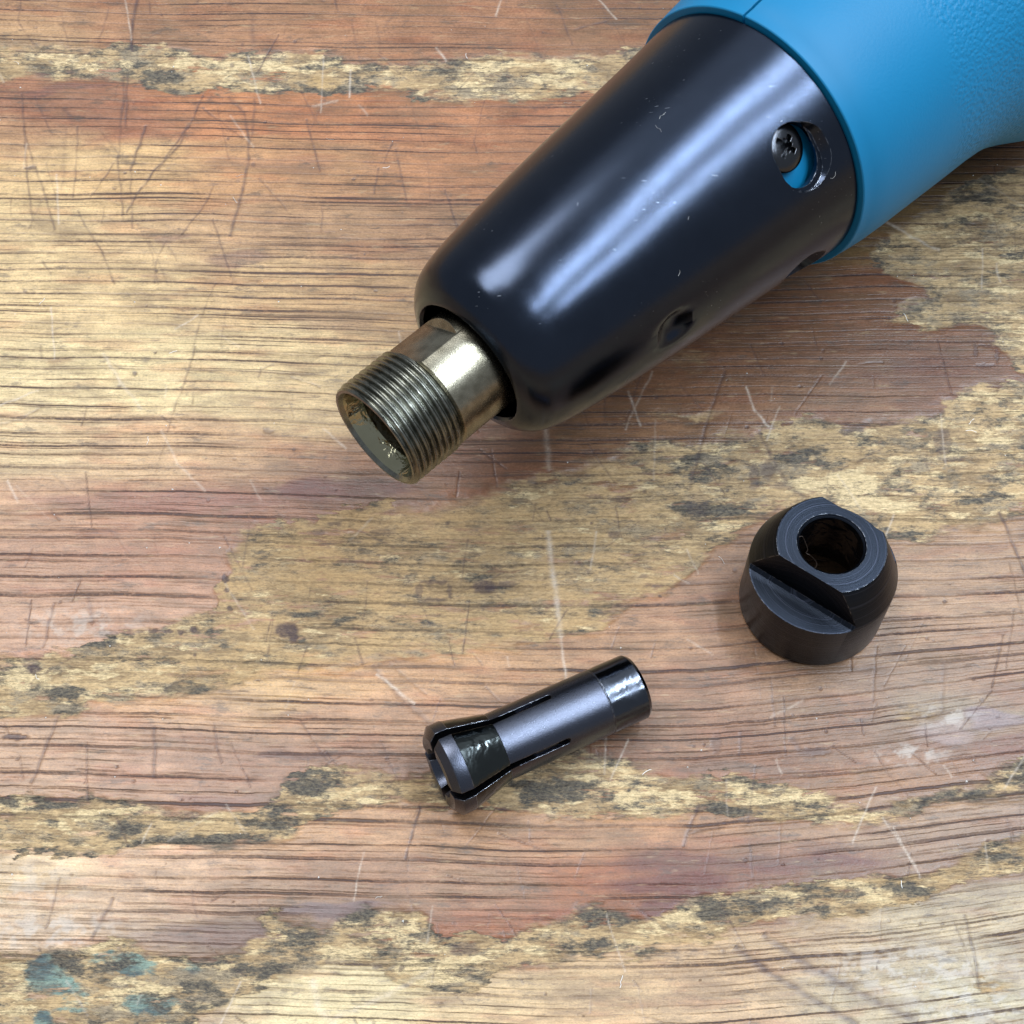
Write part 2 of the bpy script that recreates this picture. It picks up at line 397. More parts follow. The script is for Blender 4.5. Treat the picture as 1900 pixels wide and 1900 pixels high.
# worn white patches on the varnish; lower-left ones paint in the ceiling reflection
bloom_sheen = np.zeros_like(U)
for (cu_, cv_, ru, rv, k) in [(1700,1800,260,70,.5),(1800,1860,160,60,.6),(100,1730,190,60,.45),(60,1640,140,60,.3),(1690,1400,90,30,.5),(1750,1330,80,30,.5),(150,1160,160,50,.35),(1080,700,60,60,.1)]:
    q = np.sqrt(((U-cu_)/ru)**2+((V-cv_)/rv)**2); bloom_sheen = np.maximum(bloom_sheen, k*sstep(1.1-q, 0, 0.9))
bloom_sheen = bloom_sheen*sstep(fbm(U/34, V/24, 4, 51, 0.65), -0.25, 0.5)

# ---- what lies in the bands
pale = 0.0*U; grime = 0.0*U; teal = 0.0*U; tanw = 0.0*U; gray = 0.0*U
def blob(A_, lst):
    for (cu_, cv_, ru, rv, k) in lst:
        q = np.sqrt(((Uw-cu_)/ru)**2+((Vw-cv_)/rv)**2); A_ += k*sstep(1.2-q, 0, 0.8)
blob(pale, [(80,115,45,26,.5),(230,115,30,14,.5),(390,125,90,24,.7),(540,110,140,18,.6),(690,115,60,16,.5),(900,128,60,20,.7),(870,155,30,14,.8),(1080,110,80,22,.6),(1000,130,120,30,.2),
   (1560,900,110,34,.8),(1640,930,90,30,.9),(1830,800,60,30,.4),(1700,870,120,40,.3),(960,915,50,14,.7),(80,1255,120,22,.5),(230,1290,50,22,.4),(560,1185,160,30,.25),(460,1140,60,20,.3),
   (1440,1480,120,26,.9),(1530,1522,90,10,1.),(1200,1480,110,26,.6),(1130,1440,60,26,.4),(150,1510,120,26,.5),(350,1500,70,18,.4),(700,1475,120,22,.3),(1740,1465,60,20,.5),
   (720,1730,70,40,.9),(790,1790,70,44,.9),(640,1770,60,30,.5),(860,1780,30,16,.9),(1180,1762,40,14,1.),(1300,1700,60,20,.6),(1230,1735,70,24,.3),(1560,1640,60,14,.6),(1640,1660,60,20,.4),(250,1840,70,30,.4),(60,1850,60,40,.4),
   (1830,460,60,20,.4),(1870,590,50,25,.5),(500,1600,60,14,-.3)])
blob(grime, [(100,84,60,12,.8),(560,92,120,10,.7),(290,150,70,20,.6),(560,150,60,24,.5),(640,165,60,12,.7),(120,130,60,22,.5),(760,180,120,10,.5),
   (830,1085,60,22,.8),(900,1085,50,16,.8),(1290,870,60,30,.7),(1320,940,60,30,.7),(1480,850,60,16,.6),(1740,830,60,12,.6),(660,1145,150,12,.6),(540,1175,22,22,.9),(370,1280,60,14,.8),(440,1270,120,10,.7),(130,1285,40,16,.8),(50,1240,40,10,.4),
   (560,1450,70,20,.9),(530,1510,60,40,.8),(350,1570,160,18,.8),(240,1535,60,26,.7),(80,1485,80,12,.6),(450,1560,90,18,.7),(1010,1450,60,34,.7),(1090,1470,70,26,.6),(880,1450,80,20,.5),(1360,1505,60,8,.7),(1380,1420,60,10,.5),(1790,1470,80,22,.8),(1880,1435,60,22,.7),
   (650,1700,70,26,.7),(560,1740,60,40,.5),(480,1800,70,24,.6),(1130,1700,60,26,.8),(1110,1760,70,22,.8),(1230,1770,80,16,.8),(1330,1680,70,24,.6),(1450,1690,100,18,.6),(1500,1660,60,20,.6),(1700,1660,50,20,.7),(1850,1590,60,30,.6),(1640,1640,40,18,.5),(880,1850,40,8,.7),(700,1760,40,20,.3),
   (150,1790,120,30,.5),(350,1850,120,30,.4),(1760,330,130,60,.5),(1850,260,80,60,.6),(1820,420,70,12,.5),(1700,370,80,24,.5)])
blob(teal, [(75,1815,60,44,1.),(120,1850,60,26,.7),(250,1790,60,18,.9),(280,1860,70,26,.9),(170,1780,120,14,.6),(100,1482,60,10,.6),(95,1895,60,20,.7),(1190,1480,50,10,.2),(350,1790,40,20,.3)])
blob(gray, [(500,165,200,26,.6),(900,170,140,26,.5),(1050,150,120,30,.5),(700,150,90,20,.5),(150,1300,200,40,.5),(560,1120,160,20,.3),(350,1200,160,50,.4),(1250,850,120,30,.4),(1400,1500,60,10,.2),(1800,560,120,60,.6),(1720,480,70,12,.9),(1380,1700,200,40,.2),(300,1840,260,60,.5),(1000,990,260,60,.1)])
blob(tanw, [(605,150,34,18,1.1),(1280,668,60,20,.6),(600,1000,200,40,.4),(720,1100,200,60,.4),(900,980,200,60,.3),(1000,1150,200,40,.4),(1150,1000,160,60,.3),(1250,920,130,60,.2),(500,1230,160,30,.5),(1660,1600,60,20,.3),(1700,1640,70,20,.6),(560,1050,120,60,.4)])

# ---- grain: a coordinate that counts growth rings across the board
vv = np.arange(-2600, 5200, 10.0)
sp = np.interp(vv, [-500, 0, 150, 260, 480, 620, 900, 980, 1150, 1500, 1900, 2600], [24, 20, 15, 16, 20, 21, 30, 36, 34, 38, 36, 40])
G = np.concatenate([[0], np.cumsum(10.0/sp[:-1])])
tilt = -0.018*(U-500)*(1-sstep(V, 700, 1200))+0.012*(U-900)*0
bow = -34*sstep(U, 1100, 1900)*sstep(V, 900, 1300)*(-1)
curve = np.interp(U, [-400, 0, 500, 1000, 1300, 1600, 1900, 2300], [0, -2, -12, -26, -24, 2, 40, 80])*sstep(V, 950, 1300) \
      + np.interp(U, [-400, 0, 600, 1200, 1900], [4, 0, -10, -18, -10])*(1-sstep(V, 950, 1300))
gv = np.interp(V+curve+7*pnoise(U/520, V/260, 61)+2.5*pnoise(U/190, V/90, 62), vv, G)
la = 0.35+0.75*sstep(pnoise(U/330, V/110, 64)+0.45*pnoise(U/120, V/40, 65), -0.5, 0.45)
la = la*(1+0.25*sstep(900-V, 0, 200)*sstep(900-U, 0, 200))

# ---- scratches
dark = np.zeros_like(U); lite = np.zeros_like(U)
def stroke(A_, pts, wd, k, wob=2.5):
    P = np.array(pts, np.float32)
    for (a, b) in zip(P[:-1], P[1:]):
        pad = wd*3+6
        r0 = np.searchsorted(-Vrow, -(max(a[1], b[1])+pad)); r1 = np.searchsorted(-Vrow, -(min(a[1], b[1])-pad))
        if r1 <= r0: continue
        sl = slice(max(r0-2, 0), r1+2)
        u = U[sl]; v = V[sl]
        L = np.hypot(*(b-a))+1e-6; d = (b-a)/L
        s_ = (u-a[0])*d[0]+(v-a[1])*d[1]; h = (u-a[0])*(-d[1])+(v-a[1])*d[0]
        msk = (s_ > -3) & (s_ < L+3) & (np.abs(h) < pad+8)
        if not msk.any(): continue
        s2 = s_[msk]; h2 = h[msk]+wob*pnoise(s2/26, s2*0+a[0]*.1, 71)
        q = k*np.exp(-(h2/wd)**2)*(0.55+0.6*np.clip(pnoise(s2/18, s2*0+a[1]*.13+3, 72)+.6, 0, 1))
        tmp_ = A_[sl]; tmp_[msk] = np.maximum(tmp_[msk], q)
Vrow = V[:, len(xs)//2]                      # falls with the row number
TL = 0.42105
def tl(pts): return [(x*TL, y*TL) for x, y in pts]
for pts, wd, k in [
  (tl([(605,0),(585,90),(580,215)]),3.2,.8),(tl([(540,330),(545,450),(525,560)]),2.6,.55),(tl([(560,330),(556,560)]),2.6,.6),(tl([(640,560),(615,640),(575,750)]),2.8,.7),
  (tl([(895,425),(830,560),(730,690),(620,830),(560,930)]),2.2,.7),(tl([(830,550),(790,640),(700,740)]),2.6,.6),(tl([(1010,430),(1075,500),(1095,600),(1095,700),(1070,830),(1045,930),(1012,1035)]),3.2,.7),
  (tl([(1120,440),(1115,560),(1095,650)]),3,.45),(tl([(900,480),(1065,605)]),1.8,.6),(tl([(95,420),(110,600),(140,700),(190,830),(240,1010)]),2.2,.55),(tl([(105,560),(120,780),(142,965)]),2,.6),
  (tl([(342,560),(330,790),(322,870)]),1.8,.45),(tl([(535,480),(520,740),(545,960)]),2.2,.5),(tl([(575,740),(580,900),(586,1000)]),2.0,.5),(tl([(345,930),(370,990),(440,1090),(505,1245)]),2.0,.6),
  (tl([(520,690),(400,870)]),1.8,.5),(tl([(410,850),(520,900)]),1.8,.4),(tl([(940,820),(890,920),(800,1030)]),1.8,.5),(tl([(1665,745),(1650,850)]),2.0,.6),(tl([(860,1530),(810,1690),(765,1810),(740,1900)]),2,.5),
  (tl([(720,1075),(690,1150),(680,1240)]),1.8,.4),(tl([(950,1250),(920,1310),(850,1520)]),1.8,.35),(tl([(1420,920),(1415,1010)]),1.8,.4),(tl([(0,1870),(90,1850),(190,1790)]),2.2,.4),(tl([(180,1520),(185,1570)]),2.4,.5),
  (tl([(1140,1660),(1150,1625),(1200,1610)]),2,.5),(tl([(90,0),(80,90),(140,190)]),1.8,.4),(tl([(270,60),(300,210)]),1.6,.3),(tl([(480,40),(440,160)]),2,.35),(tl([(1110,60),(1120,200)]),5,.35),(tl([(1740,60),(1700,110)]),3,.3),
  (tl([(280,480),(320,540)]),4,.4),(tl([(290,560),(280,760),(270,830)]),4,.25),(tl([(650,1040),(740,1250)]),1.8,.3),(tl([(1030,430),(1090,560)]),5,.25),
  ([(780,1498),(765,1545),(752,1592)],2.6,.75),([(1297,1494),(1282,1530),(1268,1568)],3.2,.6),([(108,1330),(85,1385),(58,1452)],3.2,.6),([(208,1668),(190,1705),(170,1740)],3.4,.6),([(285,1350),(287,1440)],3.6,.5),([(398,1345),(402,1385),(412,1412)],2.6,.5),
  ([(110,1630),(95,1690),(85,1720)],2.4,.4),([(100,1120),(80,1200)],2.6,.5),([(165,1110),(170,1155)],4,.4),([(355,1655),(365,1700)],2.6,.45),([(505,1145),(495,1220)],2,.4),
  ([(1365,1758),(1420,1800),(1500,1848),(1590,1902)],7,.68),([(1418,1735),(1480,1780),(1580,1835),(1700,1895)],7,.58),([(1790,1700),(1805,1760),(1818,1835)],2.8,.6),([(1770,1710),(1800,1790)],2,.35),([(1180,1880),(1230,1898)],2.6,.45),
  ([(692,1236),(740,1290),(796,1342)],5,.38),([(725,1232),(790,1288)],3,.28),([(1410,800),(1432,850),(1470,905),(1500,925)],4,.6),([(1345,690),(1310,790),(1280,905)],3.2,.5),([(1856,950),(1880,1010),(1902,1062)],2.8,.7),([(1500,1000),(1490,1090),(1500,1160)],2,.3),
  ([(1625,1200),(1620,1300)],2.4,.4),([(1750,1230),(1748,1320)],4,.3),([(1470,1370),(1485,1395),(1500,1400)],6,.5),([(1375,1360),(1372,1400)],3,.45),([(1190,690),(1160,790)],2,.4),([(620,150),(575,240)],2.0,.3),
  ([(700,50),(708,110)],3,.35),([(930,100),(960,180)],2,.35),([(1035,10),(1060,80)],2.0,.5),([(330,1340),(345,1380)],2,.3),([(1810,1880),(1850,1900)],3,.4)]:
    stroke(dark, pts, wd, k)
for pts, wd, k in [([(1018,985),(1028,1080),(1042,1180)],5,.55),([(1040,1180),(1050,1260)],2.4,.6),([(1012,790),(1020,870)],5,.4),([(700,1252),(735,1278),(768,1305)],2.4,.6),(tl([(455,1560),(530,1680),(620,1800)]),3,.35),
  ([(1640,408),(1690,436),(1742,462)],2.4,.6),([(1385,720),(1400,760),(1425,790)],2,.7),([(1210,690),(1160,795)],2,.35),([(300,800),(330,860),(380,910)],2.2,.35),([(690,960),(650,1000)],2,.3),([(1000,560),(1010,600)],2,.2),
  ([(580,1820),(590,1870),(620,1899)],7,.4),([(620,1890),(720,1845),(800,1800)],5,.3),([(1160,660),(1150,700)],1.6,.5),([(1430,1330),(1490,1300)],2,.35),([(1850,490),(1856,520)],2,.5),([(1790,1740),(1800,1800)],3,.2)]:
    stroke(lite, pts, wd, k)
for i in range(430):     # random fine knife marks
    cu_, cv_ = rng.uniform(-200, 2100), rng.uniform(-150, 2050)
    a = R(rng.choice([rng.normal(95, 14), rng.normal(60, 20), rng.uniform(0, 180)])); L = rng.uniform(14, 110)
    stroke(dark if rng.random() < .8 else lite, [(cu_, cv_), (cu_+L*math.cos(a), cv_+L*math.sin(a))], rng.uniform(1.3, 2.0), rng.uniform(.18, .66), 1.5)
for (cu_, cv_, ru, rv, k_) in [(418,1073,6,9,.95),(420,1094,5,6,.9),(426,1127,5,6,.9),(360,1168,9,8,.95),(336,1172,7,5,.85),(312,1170,8,4,.85),(285,1169,9,4,.8),(262,1172,9,3,.6),(532,1168,24,14,.9),(545,1180,8,12,.9),
      (62,1240,14,9,.95),(30,1367,26,5,.9),(900,1088,26,13,.85),(940,1082,20,5,.6),(805,1078,30,5,.7),(805,1112,26,5,.6),(778,1095,6,18,.6),(834,1096,5,16,.6),(1420,1100,6,5,.8),(1225,1106,3,3,.9),(1425,870,14,20,.55),(1400,885,10,28,.5),(1750,820,16,26,.6),(1765,850,22,6,.7),(1570,800,14,6,.7),
      (1455,900,22,8,.5),(1295,935,24,26,.35),(1855,1205,4,4,.5),(1810,650,4,14,.5),(1850,660,4,16,.5),(1830,678,20,4,.5),(1830,642,20,3,.5),(1140,990,12,6,.6),(1150,925,20,6,.6),(1105,920,14,4,.6),(710,985,24,8,.5),(590,985,14,7,.5),(620,970,16,4,.6),(1195,1068,10,4,.5),(58,312,14,4,.8),(935,1500,10,4,.5),
      (45,540,4,3,.6),(500,800,12,5,.5),(860,1760,30,12,.7),(740,1710,14,10,.6),(700,1795,10,4,.7),(745,1795,6,5,.7),(1515,1395,30,8,.5),(1330,1378,10,22,.35)]:
    q = np.sqrt(((U+4*pnoise(U/9, V/7, 91)-cu_)/ru)**2+((V+3*pnoise(U/11, V/8, 92)-cv_)/rv)**2); dark = np.maximum(dark, k_*sstep(1.2-q, 0, 0.5))
for i in range(260):
    cu_, cv_ = rng.uniform(-100, 2000), rng.uniform(-100, 2000); rr_ = rng.uniform(2, 5)
    r0 = np.searchsorted(-Vrow, -(cv_+12)); r1 = np.searchsorted(-Vrow, -(cv_-12))
    if r1 <= r0: continue
    q = np.hypot(U[r0:r1]-cu_, (V[r0:r1]-cv_)*rng.uniform(1, 1.8))/rr_; dark[r0:r1] = np.maximum(dark[r0:r1], rng.uniform(.3, .8)*sstep(1.2-q, 0, 0.6))

# ---- relief: the bands are broken out of the surface, with a ragged floor
edge = sstep(C, -0.5, 1.3)
Z = -edge*(0.22+0.14*fbm(U/40, V/12, 3, 81))+0.010*fbm(U/300, V/90, 2, 82)*(1-edge)-0.03*dark
Z = Z.astype(np.float32)
far = (np.abs(X) > 101) | (Y < 28) | (Y > 216)
Z[far] = 0

ny_, nx_ = X.shape
verts = np.empty((ny_*nx_, 3), np.float32); verts[:, 0] = X.ravel()*MM; verts[:, 1] = Y.ravel()*MM; verts[:, 2] = (Z.ravel()-0.03)*MM
idx = np.arange(ny_*nx_).reshape(ny_, nx_)
quads = np.stack([idx[:-1, :-1], idx[:-1, 1:], idx[1:, 1:], idx[1:, :-1]], -1).reshape(-1, 4)
# the board's sides and underside
ring = np.concatenate([idx[0, :], idx[1:, -1], idx[-1, -2::-1], idx[-2:0:-1, 0]])
low = verts[ring].copy(); low[:, 2] = -32*MM
nv = len(verts); verts = np.concatenate([verts, low]); nr = len(ring); k = np.arange(nr)
sides = np.stack([ring, nv+k, nv+(k+1) % nr, np.roll(ring, -1)], -1)
cc = [nv+0, nv+nx_-1, nv+nx_-1+ny_-1, nv+2*(nx_-1)+ny_-1]
nf = len(quads)+len(sides)
me = bpy.data.meshes.new('workbench_top')
me.vertices.add(len(verts)); me.vertices.foreach_set('co', verts.ravel())
loops = np.concatenate([quads.ravel(), sides.ravel(), np.arange(nv+nr-1, nv-1, -1)]).astype(np.int32)
me.loops.add(len(loops)); me.loops.foreach_set('vertex_index', loops)
starts = np.concatenate([np.arange(nf)*4, [nf*4]]).astype(np.int32)
me.polygons.add(nf+1); me.polygons.foreach_set('loop_start', starts)
me.polygons.foreach_set('use_smooth', np.concatenate([np.ones(len(quads), bool), np.zeros(len(sides)+1, bool)]))
me.update(calc_edges=True)
def setattr_(nm, arr):
    a = me.attributes.new(nm, 'FLOAT', 'POINT'); full = np.zeros(len(verts), np.float32); full[:nv] = arr.ravel(); full[nv:] = arr.ravel()[ring]
    a.data.foreach_set('value', full)
for nm, arr in dict(chip=C, grain_row=gv, line_amp=la, dark_mark=dark, light_mark=lite, bloom_sheen=bloom_sheen, pale=pale, grime=grime, teal=teal, tan_wood=tanw, busy=busy, gray_wood=gray, map_u=U, map_v=V).items():
    setattr_(nm, arr.astype(np.float32))
ca = me.attributes.new('varnish', 'FLOAT_COLOR', 'POINT'); cf = np.ones((len(verts), 4), np.float32)
cf[:nv, :3] = np.clip(base, 0.005, 0.9).reshape(-1, 3); cf[nv:, :3] = cf[ring, :3]; ca.data.foreach_set('color', cf.ravel())

def mat_wood():
    t = NT('worn_varnished_pine'); c = t.co()
    cx = t.n('ShaderNodeCombineXYZ'); t.put(cx.inputs[0], t.attr('map_u')); t.put(cx.inputs[1], t.attr('map_v'))
    def mp(su, sv, off=0):
        q = t.n('ShaderNodeMapping'); t.put(q.inputs[0], cx.outputs[0]); q.inputs['Scale'].default_value = (1/su, 1/sv, 1); q.inputs['Location'].default_value = (off, off*1.7, off*0.3); return q.outputs[0]
    chip = t.attr('chip')
    # ragged edge of the broken-out bands
    cn = t.math('ADD', chip, t.math('MULTIPLY', t.math('SUBTRACT', t.noise(mp(46, 10), 1, 5, 0.66), 0.5), 2.9))
    inside = t.ss(cn, -0.05, t.mr(t.noise(mp(160, 90, 20), 1, 2), 0.38, 0.58, 0.08, t.math('MULTIPLY_ADD', t.math('SUBTRACT', 1.0, t.attr('busy')), 1.6, 1.2)))
    # growth-ring lines
    gr = t.math('ADD', t.attr('grain_row'), t.math('MULTIPLY', t.math('SUBTRACT', t.noise(mp(55, 90), 1, 4, 0.65), 0.5), 0.17))
    def lines(freq, w0, w1, seed, thr_lo, thr_hi, along):
        v = t.n('ShaderNodeTexVoronoi', voronoi_dimensions='1D'); t.put(v.inputs['W'], t.math('MULTIPLY_ADD', gr, freq, seed)); v.inputs['Scale'].default_value = 1; v.inputs['Randomness'].default_value = 0.85
        sep = t.n('ShaderNodeSeparateColor'); t.put(sep.inputs[0], v.outputs['Color'])
        cc_ = t.n('ShaderNodeCombineXYZ'); t.put(cc_.inputs[0], t.math('DIVIDE', t.attr('map_u'), along)); t.put(cc_.inputs[1], t.math('MULTIPLY', sep.outputs[0], 91.0))
        am = t.noise(cc_.outputs[0], 1, 3, 0.6)
        wide = t.mr(sep.outputs[1], 0, 1, w0, w1)
        ln = t.math('SUBTRACT', 1.0, t.ss(v.outputs['Distance'], t.math('MULTIPLY', wide, 0.25), wide))
        soft = t.math('SUBTRACT', 1.0, t.ss(v.outputs['Distance'], 0.0, t.math('MULTIPLY', wide, 3.2)))
        a = t.math('MULTIPLY', t.ss(am, thr_lo, thr_hi), t.mr(sep.outputs[2], 0, 1, 0.35, 1.0))
        return t.math('MULTIPLY', ln, a), t.math('MULTIPLY', soft, a), sep.outputs[0]
    l1, s1, id1 = lines(1.0, 0.05, 0.125, 0.0, 0.24, 0.48, 260)
    l2, s2, id2 = lines(2.3, 0.06, 0.15, 13.7, 0.36, 0.60, 150)
    l3, s3, id3 = lines(5.1, 0.10, 0.24, 31.3, 0.40, 0.66, 70)
    amp = t.attr('line_amp')
    br = t.ss(t.noise(mp(9, 5), 1, 3, 0.7), 0.30, 0.62)                      # breaks the line up
    L = t.math('MULTIPLY', t.math('ADD', t.math('MULTIPLY_ADD', l3, 0.42, t.math('MULTIPLY', l1, 1.25)), t.math('MULTIPLY', l2, 0.78)), t.math('MULTIPLY', amp, t.mr(br, 0, 1, 0.45, 1.0)), clamp=True)
    S = t.math('MULTIPLY', t.math('ADD', s1, t.math('MULTIPLY', s2, 0.4)), amp)
    # varnished wood
    fib = t.noise(mp(46, 2.6), 1, 4, 0.65); fib2 = t.noise(mp(5, 3), 1, 3, 0.7); blot = t.noise(mp(22, 13), 1, 4, 0.6)
    v0 = t.attr('varnish', 'Color')
    k = t.math('ADD', t.math('ADD', t.mr(fib, 0.25, 0.75, -0.13, 0.13), t.mr(fib2, 0.25, 0.75, -0.27, 0.27)), t.mr(blot, 0.25, 0.75, -0.14, 0.14))
    k = t.math('ADD', k, t.mr(id1, 0, 1, -0.07, 0.07))
    k = t.math('ADD', 1.03, k)
    def scale(col, f):
        nd = t.n('ShaderNodeVectorMath', operation='SCALE'); t.put(nd.inputs[0], col); t.put(nd.inputs['Scale'], f); return nd.outputs[0]
    wood = scale(v0, k)
    wood = t.mix(t.math('MULTIPLY', t.ss(t.noise(mp(60, 12, 4), 1, 4, 0.6), 0.52, 0.72), 0.16), wood, (0.34, 0.17, 0.10), 'MIX')
    wood = t.mix(t.math('MULTIPLY', S, 0.36, clamp=True), wood, (0.17, 0.075, 0.04))
    wood = t.mix(t.math('MULTIPLY', L, 0.90, clamp=True), wood, (0.045, 0.024, 0.024))
    # small dark stains and pores
    po = t.math('MULTIPLY', t.ss(t.noise(mp(16, 6, 9), 1, 4, 0.7), 0.66, 0.78), 0.45)
    wood = t.mix(po, wood, (0.07, 0.045, 0.045))
    wood = t.mix(t.math('MULTIPLY', t.ss(t.noise(mp(70, 7, 5), 1, 4, 0.65), 0.60, 0.74), 0.42), wood, (0.085, 0.055, 0.060))
    gw = t.math('ADD', t.noise(mp(56, 13, 18), 1, 6, 0.72), t.math('MULTIPLY', t.attr('grime'), 0.10))
    wood = t.mix(t.math('MULTIPLY', t.ss(gw, 0.585, 0.72), 0.6), wood, (0.075, 0.055, 0.046))
    wood = t.mix(t.math('MULTIPLY', t.ss(t.noise(mp(150, 34, 28), 1, 5, 0.66), 0.47, 0.68), 0.50), wood, (0.150, 0.090, 0.050))
    wood = t.mix(t.math('MULTIPLY', t.ss(t.noise(mp(13, 5, 29), 1, 3, 0.7), 0.56, 0.72), 0.30), wood, (0.10, 0.065, 0.045))
    wood = t.mix(t.math('MULTIPLY', t.ss(t.noise(mp(60, 9, 30), 1, 4, 0.7), 0.58, 0.70), 0.32), wood, (0.50, 0.37, 0.21))
    wood = t.mix(t.attr('bloom_sheen'), wood, (0.50, 0.45, 0.39))
    # floor of the bands
    nA = t.noise(mp(75, 20, 1), 1, 6, 0.68); nB = t.noise(mp(70, 30, 2), 1, 6, 0.68); nC = t.noise(mp(110, 36, 3), 1, 6, 0.66); nD = t.noise(mp(40, 4.5, 6), 1, 5, 0.7); nE = t.noise(mp(9, 4, 7), 1, 4, 0.7)
    nG = t.noise(mp(62, 22, 8), 1, 6, 0.72)
    fl = t.mix(t.ss(nC, 0.36, 0.62), (0.225, 0.160, 0.085), (0.470, 0.355, 0.195))
    fl = t.mix(t.math('MULTIPLY', t.ss(nD, 0.42, 0.66), 0.40), fl, (0.60, 0.48, 0.28))
    bz = t.attr('busy')
    gy = t.math('ADD', nB, t.math('MULTIPLY_ADD', bz, 0.03, t.math('MULTIPLY', t.attr('gray_wood'), 0.12)))
    fl = t.mix(t.math('MULTIPLY', t.ss(gy, 0.53, 0.66), 0.75), fl, t.mix(nE, (0.17, 0.155, 0.115), (0.30, 0.27, 0.205)))
    fl = t.mix(t.math('MULTIPLY', t.attr('tan_wood'), 0.60, clamp=True), fl, t.mix(nD, (0.33, 0.225, 0.100), (0.55, 0.41, 0.20)))
    pl = t.math('ADD', nA, t.math('MULTIPLY_ADD', bz, 0.045, t.math('MULTIPLY', t.attr('pale'), 0.18)))
    fl = t.mix(t.math('MULTIPLY', t.ss(pl, 0.590, 0.665), 0.88), fl, t.mix(nE, (0.48, 0.38, 0.20), (0.74, 0.65, 0.42)))
    te = t.math('ADD', nB, t.math('MULTIPLY', t.attr('teal'), 0.26))
    fl = t.mix(t.math('MULTIPLY', t.math('MULTIPLY', t.ss(te, 0.58, 0.74), t.ss(t.attr('teal'), 0.0, 0.4)), 0.85), fl, t.mix(t.ss(nC, 0.38, 0.62), (0.030, 0.085, 0.115), (0.17, 0.31, 0.29)))
    gd = t.math('ADD', nG, t.math('MULTIPLY_ADD', bz, 0.050, t.math('MULTIPLY', t.attr('grime'), 0.20)))
    gd = t.math('ADD', gd, t.math('MULTIPLY', t.math('SUBTRACT', 1.0, t.ss(cn, 0.1, 1.1)), t.mr(t.noise(mp(120, 50, 25), 1, 2), 0.40, 0.62, 0.0, 0.13)))       # dirt gathers along the rim
    gm = t.math('MULTIPLY', t.ss(gd, 0.555, 0.70), 0.95)
    fl = t.mix(gm, fl, t.mix(t.ss(nE, 0.32, 0.68), (0.018, 0.021, 0.027), (0.125, 0.115, 0.085)))
    fl = t.mix(t.math('MULTIPLY', t.ss(t.noise(mp(30, 2.6, 11), 1, 4, 0.65), 0.54, 0.66), 0.5), fl, (0.12, 0.095, 0.06))
    cr = t.math('ABSOLUTE', t.math('SUBTRACT', t.noise(mp(38, 8, 15), 1, 4, 0.6), 0.5))
    crm = t.math('MULTIPLY', t.math('SUBTRACT', 1.0, t.ss(cr, 0.003, 0.020)), t.ss(nB, 0.38, 0.58))
    fl = t.mix(t.math('MULTIPLY', crm, 0.75), fl, (0.060, 0.048, 0.036))
    fl = t.mix(t.math('MULTIPLY', L, 0.45), fl, (0.06, 0.05, 0.045))
    calm = t.math('SUBTRACT', 1.0, t.ss(bz, 0.1, 0.9))
    fl = t.mix(t.math('MULTIPLY', calm, t.ss(nC, 0.44, 0.58)), fl, t.mix(nD, (0.30, 0.205, 0.095), (0.52, 0.37, 0.19)))
    fl = t.mix(t.math('MULTIPLY', t.math('MULTIPLY', L, calm), 0.7, clamp=True), fl, (0.05, 0.04, 0.035))
    thr = t.math('SUBTRACT', 0.585, t.math('MULTIPLY', calm, 0.075))
    isl = t.math('MULTIPLY', t.ss(t.noise(mp(95, 18, 12), 1, 6, 0.7), thr, t.math('ADD', thr, t.math('MULTIPLY_ADD', calm, 0.07, 0.06))), 0.85)      # varnish left standing
    inside = t.math('MULTIPLY', inside, t.math('SUBTRACT', 1.0, isl))
    fl = t.mix(1.0, fl, (1.09, 0.97, 0.86), 'MULTIPLY')
    kf = t.math('ADD', 0.97, t.mr(nE, 0.25, 0.75, -0.30, 0.30))
    fl = scale(fl, kf)
    col = t.mix(inside, wood, fl)
    sm = t.math('MULTIPLY', t.ss(t.noise(mp(85, 26, 40), 1, 7, 0.74), 0.555, 0.66), 0.55)      # oily black smudges over everything
    col = t.mix(sm, col, t.mix(nE, (0.045, 0.038, 0.034), (0.115, 0.085, 0.062)))
    col = t.mix(t.math('MULTIPLY', t.ss(t.noise(mp(6, 3.5, 41), 1, 2, 0.7), 0.60, 0.74), 0.35), col, (0.07, 0.05, 0.04))
    dk = t.math('MULTIPLY', t.attr('dark_mark'), t.mr(fib2, 0.3, 0.7, 0.7, 1.1), clamp=True)
    col = t.mix(dk, col, (0.060, 0.036, 0.038))
    col = t.mix(t.math('MULTIPLY', t.attr('light_mark'), t.mr(fib2, 0.3, 0.7, 0.4, 1.2), clamp=True), col, (0.62, 0.52, 0.42))
    # relief
    h = t.math('MULTIPLY', L, -0.9)
    h = t.math('ADD', h, t.math('MULTIPLY', fib2, 0.18)); h = t.math('ADD', h, t.math('MULTIPLY', fib, 0.12)); h = t.math('ADD', h, t.math('MULTIPLY', blot, 0.35))
    hf = t.math('MULTIPLY', t.math('ADD', t.math('MULTIPLY', nD, 1.0), t.math('MULTIPLY', nE, 0.7)), inside)
    h = t.math('ADD', h, hf); h = t.math('ADD', h, t.math('MULTIPLY', inside, -1.1)); h = t.math('ADD', h, t.math('MULTIPLY', dk, -0.7))
    rough = t.mr(inside, 0, 1, 0.34, 0.60)
    rough = t.math('ADD', rough, t.mr(fib2, 0.3, 0.7, -0.06, 0.08)); rough = t.math('ADD', rough, t.math('MULTIPLY', L, 0.25))
    t.set(col=col, rough=rough, spec=0.5, normal=t.bump(h, 0.00013, 1.0))
    return t.m
bench = new_obj('workbench_top', me, mat_wood(), None, kind='structure',
                label='worn varnished pine workbench top with dark grain lines, knife scratches and broken-out bands')
